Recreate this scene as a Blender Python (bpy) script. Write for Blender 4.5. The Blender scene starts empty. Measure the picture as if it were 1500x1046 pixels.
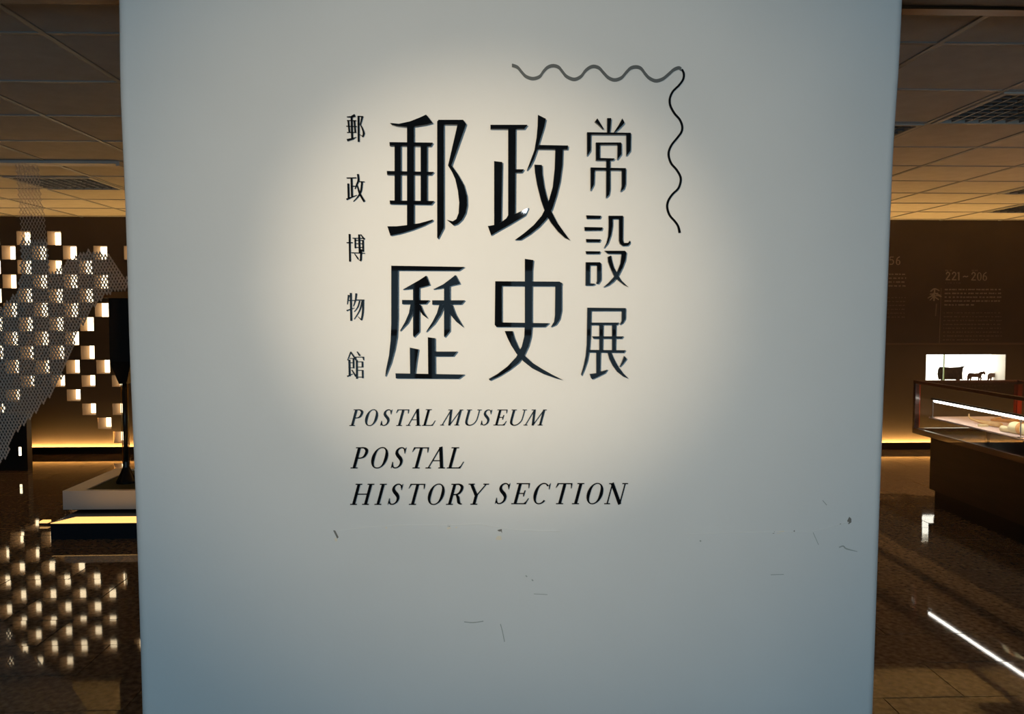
import bpy, bmesh, math, random
from mathutils import Vector, Matrix
random.seed(7)
S = bpy.context.scene
C = S.collection

# ------------------------------------------------------------------ camera
CAM_Z = 1.388
F_PX = 1250.0
PITCH = math.atan(65.0 / F_PX)
YAW = math.atan(44.0 / F_PX)
cam_d = bpy.data.cameras.new('camera')
cam = bpy.data.objects.new('camera', cam_d)
C.objects.link(cam)
cam_d.sensor_width = 36.0
cam_d.lens = F_PX / 1500.0 * 36.0
cam_d.clip_start = 0.02
cam.location = (0, 0, CAM_Z)
cam.rotation_euler = (math.pi / 2 - PITCH, 0, -YAW)
S.camera = cam
CAM_M = cam.rotation_euler.to_matrix()
CAM_P = Vector((0, 0, CAM_Z))

# ------------------------------------------------------------------ world, large lights, exposure
w = bpy.data.worlds.new('world')
S.world = w
w.use_nodes = True
w.node_tree.nodes['Background'].inputs[0].default_value = (0.55, 0.75, 1.0, 1)
w.node_tree.nodes['Background'].inputs[1].default_value = 0.6
S.view_settings.view_transform = 'Standard'
S.view_settings.look = 'None'
S.view_settings.gamma = 1.0
S.view_settings.use_curve_mapping = False
S.view_settings.exposure = 0.0

def light(name, kind, loc, energy, color, target=None, **kw):
    d = bpy.data.lights.new(name, kind)
    d.energy = energy
    d.color = color
    for k, v in kw.items():
        setattr(d, k, v)
    o = bpy.data.objects.new(name, d)
    C.objects.link(o)
    o.location = loc
    if target is not None:
        o.rotation_euler = (Vector(target) - Vector(loc)).to_track_quat('-Z', 'Y').to_euler()
    return o

# daylight through the glazed entrance behind the visitor
light('entrance_daylight_offscreen', 'AREA', (0.0, -3.45, 1.1), 65.0, (0.46, 0.79, 1.0), (0.0, 1.9, 1.1),
      shape='RECTANGLE', size=7.0, size_y=1.3)

# ------------------------------------------------------------------ measures of the place (metres)
CEIL = 2.32
WALL_Y = 8.5
COL_Y = 1.9
X0, X1, YB = -6.5, 7.5, -3.2

def ray(px, py):
    v = Vector(((px - 750.0) / F_PX, -(py - 523.0) / F_PX, -1.0))
    return CAM_M @ v
def onY(px, py, Y):
    r = ray(px, py); return CAM_P + r * (Y / r.y)
def onZ(px, py, Z):
    r = ray(px, py); return CAM_P + r * ((Z - CAM_Z) / r.z)
def project(p):
    v = CAM_M.transposed() @ (Vector(p) - CAM_P)
    if v.z > -0.05: return None
    return (750 + F_PX * v.x / -v.z, 523 - F_PX * v.y / -v.z)

# ------------------------------------------------------------------ materials
def mat(name, col, rough=0.5, metal=0.0, spec=0.5, emit=None, estr=0.0, coat=0.0):
    m = bpy.data.materials.new(name)
    m.use_nodes = True
    b = m.node_tree.nodes['Principled BSDF']
    b.inputs['Base Color'].default_value = (*col, 1)
    b.inputs['Roughness'].default_value = rough
    b.inputs['Metallic'].default_value = metal
    b.inputs['Specular IOR Level'].default_value = spec
    b.inputs['Coat Weight'].default_value = coat
    if emit:
        b.inputs['Emission Color'].default_value = (*emit, 1)
        b.inputs['Emission Strength'].default_value = estr
    return m
def noisy(m, c0, c1, scale=6.0, detail=6.0, bump=0.0, bscale=40.0, rough=None, aniso=None):
    nt = m.node_tree; n = nt.nodes; l = nt.links
    b = n['Principled BSDF']
    tc = n.new('ShaderNodeTexCoord')
    src = tc.outputs['Object']
    if aniso:
        mp = n.new('ShaderNodeMapping'); mp.inputs['Scale'].default_value = aniso
        l.new(src, mp.inputs[0]); src = mp.outputs[0]
    t = n.new('ShaderNodeTexNoise'); t.inputs['Scale'].default_value = scale; t.inputs['Detail'].default_value = detail
    l.new(src, t.inputs['Vector'])
    r = n.new('ShaderNodeValToRGB')
    r.color_ramp.elements[0].position = 0.3; r.color_ramp.elements[1].position = 0.72
    r.color_ramp.elements[0].color = (*c0, 1); r.color_ramp.elements[1].color = (*c1, 1)
    l.new(t.outputs[0], r.inputs[0]); l.new(r.outputs[0], b.inputs['Base Color'])
    if rough:
        mr = n.new('ShaderNodeMapRange'); mr.inputs[3].default_value = rough[0]; mr.inputs[4].default_value = rough[1]
        l.new(t.outputs[0], mr.inputs[0]); l.new(mr.outputs[0], b.inputs['Roughness'])
    if bump:
        t2 = n.new('ShaderNodeTexNoise'); t2.inputs['Scale'].default_value = bscale; t2.inputs['Detail'].default_value = 4
        l.new(src, t2.inputs['Vector'])
        bp = n.new('ShaderNodeBump'); bp.inputs['Strength'].default_value = bump; bp.inputs['Distance'].default_value = 0.01
        l.new(t2.outputs[0], bp.inputs['Height']); l.new(bp.outputs[0], b.inputs['Normal'])
    return m
def emitter(name, col, strength):
    return mat(name, (0.8, 0.8, 0.8), 0.6, emit=col, estr=strength)

M = {}
M['plaster'] = noisy(mat('white_plaster', (0.8, 0.8, 0.8), 0.55, spec=0.3), (0.78, 0.78, 0.775), (0.83, 0.83, 0.825), 2.2, 5, 0.10, 22)
M['ridge'] = mat('plaster_ridge', (0.80, 0.80, 0.79), 0.6)
M['chip_dark'] = mat('chipped_plaster', (0.22, 0.21, 0.19), 0.8)
M['chip_pale'] = mat('bare_filler', (0.88, 0.80, 0.66), 0.8)
M['scuff'] = mat('scuff_mark', (0.42, 0.44, 0.42), 0.7)
M['acrylic'] = mat('black_acrylic', (0.004, 0.005, 0.007), 0.025, spec=0.10)
M['grey_acrylic'] = mat('grey_satin_ribbon', (0.11, 0.12, 0.12), 0.45)
M['floor'] = noisy(mat('polished_stone', (0.08, 0.06, 0.045), 0.15, spec=0.30), (0.085, 0.062, 0.043), (0.27, 0.195, 0.130), 38, 9, 0.0, rough=(0.02, 0.05))
M['grout'] = mat('dark_grout', (0.03, 0.024, 0.018), 0.7)
M['tile'] = noisy(mat('ceiling_board', (0.6, 0.58, 0.54), 0.9), (0.70, 0.64, 0.56), (0.80, 0.74, 0.66), 9, 8, 0.15, 160)
M['tbar'] = mat('ceiling_grid_metal', (0.38, 0.37, 0.36), 0.45, 0.3)
M['void'] = mat('ceiling_void', (0.03, 0.025, 0.02), 0.9)
M['darkwall'] = noisy(mat('brown_wall_paint', (0.03, 0.022, 0.014), 0.6), (0.068, 0.045, 0.026), (0.080, 0.053, 0.031), 3, 4, 0.05, 60)
M['sidewall'] = noisy(mat('dark_side_paint', (0.05, 0.04, 0.03), 0.6), (0.05, 0.038, 0.027), (0.06, 0.046, 0.032), 3, 4)
M['lobby'] = noisy(mat('lobby_paint', (0.4, 0.42, 0.45), 0.7), (0.30, 0.32, 0.35), (0.36, 0.38, 0.41), 3, 4)
M['soffit'] = mat('dark_lacquer_beam', (0.008, 0.006, 0.005), 0.45)
M['skirt'] = mat('dark_skirting', (0.012, 0.008, 0.005), 0.35)
M['niche'] = mat('niche_lining', (0.36, 0.25, 0.15), 0.7, spec=0.1)
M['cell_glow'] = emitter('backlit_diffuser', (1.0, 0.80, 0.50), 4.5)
M['led'] = emitter('warm_led_strip', (1.0, 0.57, 0.17), 135.0)
M['print'] = mat('wall_print', (0.30, 0.215, 0.15), 0.7)
M['print_dim'] = mat('wall_print_small', (0.17, 0.115, 0.075), 0.7)
M['vit_glow'] = mat('white_vitrine_lining', (0.85, 0.83, 0.78), 0.6)
M['vit_back'] = emitter('lit_vitrine_back', (1.0, 0.96, 0.84), 3.2)
M['cart'] = noisy(mat('model_cart_wood', (0.05, 0.025, 0.012), 0.6), (0.035, 0.018, 0.010), (0.09, 0.05, 0.025), 30, 4)
M['horse'] = mat('model_horse_bronze', (0.09, 0.035, 0.012), 0.5)
M['wood'] = noisy(mat('red_brown_wood', (0.06, 0.02, 0.01), 0.3, coat=0.4), (0.050, 0.016, 0.009), (0.085, 0.028, 0.014), 5, 6, aniso=(14, 1.0, 14))
M['redlac'] = mat('red_lacquer', (0.42, 0.045, 0.012), 0.3)
M['cabinet'] = noisy(mat('dark_cabinet_veneer', (0.02, 0.015, 0.01), 0.45), (0.017, 0.012, 0.008), (0.028, 0.020, 0.012), 4, 5, aniso=(1, 1, 8))
M['black'] = mat('matt_black', (0.004, 0.004, 0.004), 0.5)
M['blackgloss'] = mat('gloss_black_paint', (0.006, 0.006, 0.006), 0.25)
M['deck'] = mat('pale_fabric_deck', (0.72, 0.60, 0.58), 0.8)
M['tube'] = emitter('white_led_tube', (1.0, 0.95, 0.86), 13.0)
M['alu'] = mat('brushed_metal', (0.30, 0.29, 0.28), 0.35, 1.0)
M['bamboo'] = noisy(mat('bamboo', (0.75, 0.48, 0.2), 0.5), (0.66, 0.40, 0.15), (0.82, 0.58, 0.28), 20, 3)
M['ivory'] = mat('pale_yellow_paper', (0.88, 0.78, 0.46), 0.6)
M['amber'] = mat('orange_wood', (0.70, 0.34, 0.10), 0.5)
M['cap'] = noisy(mat('brown_cap_wood', (0.25, 0.12, 0.04), 0.4), (0.22, 0.10, 0.03), (0.34, 0.17, 0.06), 9, 4)
M['brass'] = mat('brass', (0.62, 0.36, 0.10), 0.3, 1.0)
M['plinth'] = mat('white_plinth_paint', (0.74, 0.68, 0.63), 0.5)
M['green'] = mat('dark_green_felt', (0.035, 0.045, 0.014), 0.9)
M['stage'] = mat('blue_black_platform', (0.012, 0.020, 0.030), 0.25)
M['stage_glow'] = emitter('platform_edge_light', (1.0, 0.52, 0.14), 1.6)
M['net'] = mat('pale_net_fibre', (0.78, 0.68, 0.60), 0.7)
M['rail'] = mat('pale_rail', (0.72, 0.66, 0.60), 0.5)
M['louvre'] = mat('louvre_blade', (0.22, 0.22, 0.22), 0.35, 0.6)
M['troffer'] = mat('troffer_frame', (0.60, 0.57, 0.52), 0.5)
M['mull'] = mat('door_frame_metal', (0.10, 0.11, 0.12), 0.4, 0.7)

def glass_mat(name, tint, refl):
    m = bpy.data.materials.new(name); m.use_nodes = True
    n = m.node_tree.nodes; l = m.node_tree.links
    n.clear()
    out = n.new('ShaderNodeOutputMaterial'); mix = n.new('ShaderNodeMixShader')
    t = n.new('ShaderNodeBsdfTransparent'); t.inputs[0].default_value = (*tint, 1)
    g = n.new('ShaderNodeBsdfGlossy'); g.inputs['Roughness'].default_value = 0.02
    lw = n.new('ShaderNodeLayerWeight'); lw.inputs['Blend'].default_value = 0.5
    pw = n.new('ShaderNodeMath'); pw.operation = 'POWER'; pw.inputs[1].default_value = 4.0
    fr = n.new('ShaderNodeMath'); fr.operation = 'MULTIPLY_ADD'; fr.inputs[1].default_value = 0.7; fr.inputs[2].default_value = refl
    l.new(lw.outputs['Facing'], pw.inputs[0]); l.new(pw.outputs[0], fr.inputs[0])
    l.new(fr.outputs[0], mix.inputs[0]); l.new(t.outputs[0], mix.inputs[1]); l.new(g.outputs[0], mix.inputs[2])
    l.new(mix.outputs[0], out.inputs[0])
    return m
M['glass'] = glass_mat('clear_glass', (0.98, 0.985, 0.98), 0.03)

# ------------------------------------------------------------------ mesh helpers
class MB:
    def __init__(s): s.v = []; s.f = []
    def box(s, a, b):
        x0, y0, z0 = a; x1, y1, z1 = b
        i = len(s.v)
        s.v += [(x0,y0,z0),(x1,y0,z0),(x1,y1,z0),(x0,y1,z0),(x0,y0,z1),(x1,y0,z1),(x1,y1,z1),(x0,y1,z1)]
        s.f += [tuple(i+k for k in q) for q in ((0,3,2,1),(4,5,6,7),(0,1,5,4),(1,2,6,5),(2,3,7,6),(3,0,4,7))]
        return s
    def quad(s, *p):
        i = len(s.v); s.v += [tuple(q) for q in p]; s.f.append(tuple(range(i, i+len(p)))); return s
    def tube(s, pts, rad, n=8, cap=True):
        pts = [Vector(p) for p in pts]
        if not hasattr(rad, '__len__'): rad = [rad]*len(pts)
        rings = []
        for k, p in enumerate(pts):
            d = (pts[min(k+1, len(pts)-1)] - pts[max(k-1, 0)]).normalized()
            up = Vector((0,0,1)) if abs(d.z) < 0.9 else Vector((1,0,0))
            a = d.cross(up).normalized(); b = d.cross(a)
            i = len(s.v)
            s.v += [tuple(p + (a*math.cos(t) + b*math.sin(t))*rad[k]) for t in [2*math.pi*j/n for j in range(n)]]
            rings.append(i)
        for r0, r1 in zip(rings, rings[1:]):
            s.f += [(r0+j, r0+(j+1) % n, r1+(j+1) % n, r1+j) for j in range(n)]
        if cap:
            s.f.append(tuple(rings[0]+j for j in range(n))[::-1]); s.f.append(tuple(rings[-1]+j for j in range(n)))
        return s
    def lathe(s, prof, n=20, c=(0,0)):
        rings = []
        for r, z in prof:
            i = len(s.v); rings.append(i)
            s.v += [(c[0]+r*math.cos(2*math.pi*j/n), c[1]+r*math.sin(2*math.pi*j/n), z) for j in range(n)]
        for a, b in zip(rings, rings[1:]):
            s.f += [(a+j, a+(j+1) % n, b+(j+1) % n, b+j) for j in range(n)]
        s.f.append(tuple(rings[0]+j for j in range(n))[::-1]); s.f.append(tuple(rings[-1]+j for j in range(n)))
        return s
    def frustum(s, c0, hx0, hy0, c1, hx1, hy1):
        i = len(s.v)
        for c, hx, hy in ((c0,hx0,hy0),(c1,hx1,hy1)):
            s.v += [(c[0]-hx,c[1]-hy,c[2]),(c[0]+hx,c[1]-hy,c[2]),(c[0]+hx,c[1]+hy,c[2]),(c[0]-hx,c[1]+hy,c[2])]
        s.f += [tuple(i+k for k in q) for q in ((0,3,2,1),(4,5,6,7),(0,1,5,4),(1,2,6,5),(2,3,7,6),(3,0,4,7))]
        return s
    def build(s, name, m, parent=None, smooth=False, bevel=0.0, recalc=True):
        me = bpy.data.meshes.new(name)
        me.from_pydata(s.v, [], s.f); me.update()
        if recalc or bevel:
            bm = bmesh.new(); bm.from_mesh(me)
            if recalc: bmesh.ops.recalc_face_normals(bm, faces=bm.faces)
            if bevel: bmesh.ops.bevel(bm, geom=bm.edges[:], offset=bevel, segments=2, profile=0.6, affect='EDGES')
            bm.to_mesh(me); bm.free()
        if smooth:
            for p in me.polygons: p.use_smooth = True
        me.materials.append(m)
        return link(name, me, parent)
def link(name, me, parent=None):
    o = bpy.data.objects.new(name, me); C.objects.link(o)
    if parent is not None:
        o.parent = parent
        o.matrix_parent_inverse = Matrix.Translation(-parent.location)
    return o
def tag(o, label=None, cat=None, group=None, kind=None):
    if label: o['label'] = label
    if cat: o['category'] = cat
    if group: o['group'] = group
    if kind: o['kind'] = kind
    return o
def thing(name, loc, label, cat, group=None):
    o = bpy.data.objects.new(name, None); C.objects.link(o); o.location = loc; o.empty_display_size = 0.05
    return tag(o, label, cat, group)
def wall_holes(mb, x0, x1, z0, z1, y, holes):
    xs = sorted({x0, x1, *[h[0] for h in holes], *[h[1] for h in holes]})
    zs = sorted({z0, z1, *[h[2] for h in holes], *[h[3] for h in holes]})
    for a, b in zip(xs, xs[1:]):
        if b - a < 1e-6: continue
        for c, d in zip(zs, zs[1:]):
            if d - c < 1e-6: continue
            cx, cz = (a+b)/2, (c+d)/2
            if any(h[0] < cx < h[1] and h[2] < cz < h[3] for h in holes): continue
            mb.quad((a,y,c),(b,y,c),(b,y,d),(a,y,d))

# ================================================================== THE ROOM
# floor slab + tiles (running bond, 0.30 deep x 0.60 wide)
fl = MB().box((X0-0.2, YB-0.2, -0.12), (X1+0.2, WALL_Y+0.6, -0.006)).build('floor', M['grout'])
tag(fl, 'dark polished brown stone tile floor with mirror-like reflections', 'floor', kind='structure')
TW, TD = 0.60, 0.30
tile_src = MB().box((-TW/2+0.0024, -TD/2+0.0024, -0.0062), (TW/2-0.0024, TD/2-0.0024, 0.0)).build('tile', M['floor'])
tile_me = tile_src.data; bpy.data.objects.remove(tile_src)
xa = onZ(1350.7, 971, 0).x; ya = onZ(1350.7, 971, 0).y
cells = []
j0 = int((YB - ya)/TD) - 1
for j in range(j0, j0 + int((WALL_Y - YB)/TD) + 4):
    yc = ya - TD/2 + j*TD
    if yc < YB or yc > WALL_Y + 0.02: continue
    off = xa + (TW/2 if j % 2 else 0) + TW/2
    for i in range(-30, 30):
        xc = off + i*TW
        if X0-0.1 < xc < X1+0.1: cells.append((xc, yc))
def frame_area(c, hx, hy, z):
    ps = [project((c[0]+sx*hx, c[1]+sy*hy, z)) for sx in (-1,1) for sy in (-1,1)]
    if any(p is None for p in ps): return 0
    xs = [p[0] for p in ps]; ys = [p[1] for p in ps]
    if max(xs) < 0 or min(xs) > 1500 or max(ys) < 0 or min(ys) > 1046: return 0
    if min(xs) > 205 and max(xs) < 1283: return 0
    return (max(xs)-min(xs))*(max(ys)-min(ys))
vis = sorted([c for c in cells if frame_area(c, TW/2, TD/2, 0) > 60 and c[1] > 2.3], key=lambda c: -frame_area(c, TW/2, TD/2, 0))[:300]
vset = set(vis)
rest = MB()
for c in cells:
    tx, ty = random.gauss(0, 0.0016), random.gauss(0, 0.0016)
    if c in vset:
        o = link('tile', tile_me, fl); o.location = (c[0], c[1], 0); o.rotation_euler = (tx, ty, 0)
    else:
        rest.box((c[0]-TW/2+0.0024, c[1]-TD/2+0.0024, -0.0062), (c[0]+TW/2-0.0024, c[1]+TD/2-0.0024, 0.0))
tag(rest.build('tiling', M['floor'], fl, recalc=False), kind='stuff')

# ceiling: void above, metal grid, lay-in boards, louvred troffers
G = 0.607
gx0 = -1.456; gy0 = onZ(1400, 63, CEIL).y
ce = MB().box((X0-0.2, YB-0.2, CEIL+0.05), (X1+0.2, WALL_Y+0.6, CEIL+0.15)).build('ceiling', M['void'])
tag(ce, 'suspended ceiling of square boards in a metal grid', 'ceiling', kind='structure')
ixs = range(int((X0-gx0)/G)-1, int((X1-gx0)/G)+1)
iys = range(int((YB-gy0)/G)-1, int((WALL_Y-gy0)/G)+1)
TROFF = {(ix, iy) for ix, iy in ()}
def cellof(px, py):
    p = onZ(px, py, CEIL); return (math.floor((p.x-gx0)/G), math.floor((p.y-gy0)/G))
TR = [('right_near', cellof(1450, 155)), ('right_near2', None), ('dark', cellof(1325, 185)), ('left', cellof(105, 266)), ('r3', cellof(1497, 278)), ('r4', cellof(1495, 306))]
TR = [t for t in TR if t[1]]
trc = {t[1] for t in TR}
board_src = MB().box((-G/2+0.004, -G/2+0.004, 0.0), (G/2-0.004, G/2-0.004, 0.014)).build('board', M['tile'])
board_me = board_src.data; bpy.data.objects.remove(board_src)
rest = MB()
for ix in ixs:
    for iy in iys:
        if (ix, iy) in trc: continue
        c = (gx0 + (ix+0.5)*G, gy0 + (iy+0.5)*G)
        if c[1] > WALL_Y + 0.3: continue
        if frame_area(c, G/2, G/2, CEIL) > 60 and c[1] > 2.2:
            o = link('board', board_me, ce); o.location = (c[0], c[1], CEIL); o.rotation_euler = (random.gauss(0, .0012), random.gauss(0, .0012), 0)
        else:
            rest.box((c[0]-G/2+0.004, c[1]-G/2+0.004, CEIL), (c[0]+G/2-0.004, c[1]+G/2-0.004, CEIL+0.014))
tag(rest.build('boarding', M['tile'], ce, recalc=False), kind='stuff')
for ix in ixs:
    x = gx0 + ix*G
    if X0 < x < X1: MB().box((x-0.010, YB, CEIL-0.006), (x+0.010, WALL_Y, CEIL+0.02)).build('runner', M['tbar'], ce)
for iy in iys:
    y = gy0 + iy*G
    if YB < y < WALL_Y: MB().box((X0, y-0.010, CEIL-0.0045), (X1, y+0.010, CEIL+0.018)).build('cross_runner', M['tbar'], ce)
TLAB = {'right_near': 'square louvred ceiling light, unlit, with a pale rim, above the dark display case',
        'dark': 'dark square louvred ceiling light tight beside the white text wall',
        'left': 'square louvred ceiling light, unlit, behind the pale ceiling rail and the net',
        'r3': 'unlit louvred ceiling light set between boards over the far dark wall',
        'r4': 'unlit louvred ceiling light set closest to the dark text wall'}
for nm, (ix, iy) in TR:
    x, y = gx0 + ix*G, gy0 + iy*G
    t = thing('ceiling_light', (x+G/2, y+G/2, CEIL), TLAB[nm], 'light', 'louvred ceiling lights')
    fr = MB(); r = 0.035; z0 = CEIL-0.012; z1 = CEIL+0.03
    fr.box((x+.011, y+.011, z0), (x+G-.011, y+r, z1)).box((x+.011, y+G-r, z0), (x+G-.011, y+G-.011, z1))
    fr.box((x+.011, y+r, z0), (x+r, y+G-r, z1)).box((x+G-r, y+r, z0), (x+G-.011, y+G-r, z1))
    fr.build('frame', M['troffer'], t)
    MB().box((x+r, y+r, CEIL+0.034), (x+G-r, y+G-r, CEIL+0.048)).build('tray', M['black'], t)
    n = 8
    for k in range(1, n):
        q = r + (G-2*r)*k/n
        MB().box((x+q-.003, y+r, CEIL-0.008), (x+q+.003, y+G-r, CEIL+.03)).build('blade', M['louvre'], t)
        MB().box((x+r, y+q-.003, CEIL-0.008), (x+G-r, y+q+.003, CEIL+.03)).build('cross_blade', M['louvre'], t)

# far wall with lit cube niches (left) and the lit showcase niche (right)
HC, HR = 0.1462, 0.1395
oc = onY(45.6, 391, WALL_Y)
gxr = oc.x; gzc = oc.z           # right edge and centre height of one opening
CW, CH = 0.130, 0.134
present = {0: (-6,-4,-2,0,2), 1: (-5,-3,-1,1,3,5,7), 2: (-6,-4,-2,0,2,4), 3: (-5,-3,-1,1,3,5), 4: (-6,-4,-2,0,2,4),
           5: (-5,-3,-1,1,3,5), 6: (-4,-2,0,2,4,6), 7: (-3,-1,1,3), 8: (-2,0,2,4,6), 9: (-1,1,3,5), 10: (0,2,4,6), 11: (-1,3),
           12: (-2,4,6), 13: (5,), 14: (6,)}
holes = []
for r_, cs in present.items():
    for c_ in cs:
        xr = gxr + c_*HC; zc = gzc + (2-r_)*HR
        hh = CH if r_ < 10 else CH*0.85
        holes.append((xr-CW, xr, zc-hh/2, zc+hh/2, r_))
pv0 = onY(1357, 519.5, WALL_Y); pv1 = onY(1472, 561, WALL_Y)
NV = (pv0.x, pv1.x, pv1.z, pv0.z)
mb = MB(); wall_holes(mb, X0, X1, 0, CEIL+0.02, WALL_Y, [h[:4] for h in holes] + [NV])
wf = mb.build('wall_far', M['darkwall'], recalc=False)
tag(wf, 'dark brown back wall with glowing square niches, printed texts and a foot light', 'wall', kind='structure')
for h in holes:
    a, b, c, d, r_ = h
    t = 0.155 if r_ < 8 else 0.19
    lining = MB()
    lining.quad((a,WALL_Y,c),(a,WALL_Y+t,c),(a,WALL_Y+t,d),(a,WALL_Y,d)).quad((b,WALL_Y,c),(b,WALL_Y,d),(b,WALL_Y+t,d),(b,WALL_Y+t,c))
    lining.quad((a,WALL_Y,c),(b,WALL_Y,c),(b,WALL_Y+t,c),(a,WALL_Y+t,c)).quad((a,WALL_Y,d),(a,WALL_Y+t,d),(b,WALL_Y+t,d),(b,WALL_Y,d))
    o = lining.build('niche', M['niche'], wf, recalc=False)
    MB().quad((a,WALL_Y+t,c),(b,WALL_Y+t,c),(b,WALL_Y+t,d),(a,WALL_Y+t,d)).build('light_panel', M['cell_glow'], o, recalc=False)
# wall backing so that nothing leaks
MB().box((X0-.2, WALL_Y+0.45, 0), (X1+.2, WALL_Y+0.55, CEIL+.1)).build('wall_backing', M['sidewall'], wf)
# foot: protruding skirting with an LED strip lying on it
pl = onY(40, 640, WALL_Y).x
sk = MB().box((X0, WALL_Y-0.05, 0), (X1, WALL_Y, 0.050)).box((X0, WALL_Y-0.05, 0.049), (X1, WALL_Y-0.040, 0.072)).build('baseboard_far', M['skirt'])
tag(sk, 'dark skirting with a warm light strip along its top', 'baseboard', kind='structure')
MB().box((pl, WALL_Y-0.032, 0.0495), (X1, WALL_Y-0.006, 0.058)).build('light_strip', M['led'], sk)
tr = MB().box((0.8, WALL_Y-0.012, onY(1400, 505, WALL_Y).z), (X1, WALL_Y, onY(1400, 502.5, WALL_Y).z)).build('trim_1', mat('thin_wall_trim', (0.12, 0.075, 0.045), 0.5))
tag(tr, 'thin horizontal trim under the printed wall texts', 'trim', kind='structure')

# other walls
tag(MB().box((X0-0.15, YB, 0), (X0, WALL_Y, CEIL+.05)).build('wall_left', M['sidewall']), 'dark painted side wall left of the glowing niches', 'wall', kind='structure')
tag(MB().box((X1, YB, 0), (X1+0.15, WALL_Y, CEIL+.05)).build('wall_right', M['sidewall']), 'dark painted side wall beyond the display case', 'wall', kind='structure')
mb = MB(); wall_holes(mb, X0, X1, 0, CEIL+0.05, YB, [(-3.55, 3.55, 0.42, 1.78)])
tag(mb.build('wall_back', M['lobby'], recalc=False), 'grey lobby wall with the glazed entrance', 'wall', kind='structure')
wn = MB()
for x in (-3.55, -2.4, -1.2, -0.55, 0.1, 1.2, 2.3, 3.5): wn.box((x, YB-0.05, 0.42), (x+0.05 if abs(x) > 1 else x+0.14, YB, 1.78))
for z in (0.42, 1.20, 1.73): wn.box((-3.55, YB-0.05, z), (3.55, YB, z+0.05))
tag(wn.build('window_1', M['mull']), 'glazed entrance front with dark metal bars', 'window', kind='structure')

# dark lintels left and right of the text wall
zb = onY(1420, 20, 2.45).z
for nm, a, b, lab in (('trim_2', X0, -0.7, 'dark glossy lintel beam left of the white text wall'), ('trim_3', 0.7, X1, 'dark glossy lintel beam right of the white text wall')):
    t = MB().box((a, 2.12, zb), (b, 2.45, CEIL+0.04)).build(nm, M['soffit'])
    tag(t, lab, 'beam', kind='structure')
    MB().box((a, 2.40, zb-0.006), (b, 2.45, zb)).build('edge_strip', mat('dark_bronze_edge', (0.10, 0.05, 0.02), 0.3, 0.8), t)

# ------------------------------------------------------------------ the white text wall
Ledge = [(0,170),(115,170.3),(214,175),(315,179.3),(520,185),(699,192.6),(760,195),(974,202),(1046,204)]
Redge = [(0,1326.7),(104,1322),(190,1315),(330,1309),(540,1301),(674,1296),(740,1293.5),(904,1288),(1046,1283)]
def edge3(E):
    pts = [onY(x, y, COL_Y) for y, x in E]
    top, bot = pts[0], pts[-1]
    d = (pts[0]-pts[-1]) / (pts[0].z-pts[-1].z)
    top2 = pts[0] + d*(CEIL+0.01-pts[0].z); bot2 = pts[-1] + d*(0-pts[-1].z)
    return [top2] + pts + [bot2]
def resample(P, zs):
    out = []
    for z in zs:
        for a, b in zip(P, P[1:]):
            if a.z + 1e-4 >= z >= b.z - 1e-4:
                t = (a.z-z)/(a.z-b.z) if a.z != b.z else 0
                out.append(a.x + (b.x-a.x)*t); break
    return out
NZ = 40
zs = [(CEIL+0.01)*(1-k/NZ) for k in range(NZ+1)]
Lx = resample(edge3(Ledge), zs); Rx = resample(edge3(Redge), zs)
Lx = [sum(Lx[max(0,k-1):k+2])/len(Lx[max(0,k-1):k+2]) for k in range(len(Lx))]
Rx = [sum(Rx[max(0,k-1):k+2])/len(Rx[max(0,k-1):k+2]) for k in range(len(Rx))]
prof = []
RAD = 0.022
for a in range(7):
    t = math.pi/2*a/6; prof.append((0, RAD-RAD*math.sin(t), RAD-RAD*math.cos(t)))   # offsets from left edge: x in, y in
mb = MB(); rows = []
for k, z in enumerate(zs):
    row = [(Lx[k], COL_Y+0.55, z)]
    for a in range(7):
        t = math.pi/2*a/6
        row.append((Lx[k]+RAD*(1-math.cos(t)), COL_Y+RAD*(1-math.sin(t)), z))
    for a in range(1, 8): row.append((Lx[k]+RAD+(Rx[k]-Lx[k]-2*RAD)*a/8, COL_Y, z))
    for a in range(7):
        t = math.pi/2*(1-a/6)
        row.append((Rx[k]-RAD*(1-math.cos(t)), COL_Y+RAD*(1-math.sin(t)), z))
    row.append((Rx[k], COL_Y+0.55, z))
    rows.append(row)
n = len(rows[0])
for row in rows: mb.v += row
for k in range(NZ):
    for j in range(n-1): mb.f.append((k*n+j, (k+1)*n+j, (k+1)*n+j+1, k*n+j+1))
    mb.f.append((k*n+n-1, (k+1)*n+n-1, (k+1)*n, k*n))
wc = mb.build('wall_center', M['plaster'], smooth=True)
for p in wc.data.polygons: p.use_smooth = True
tag(wc, 'white plastered free-standing wall carrying the raised black title lettering', 'wall', kind='structure')

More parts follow.
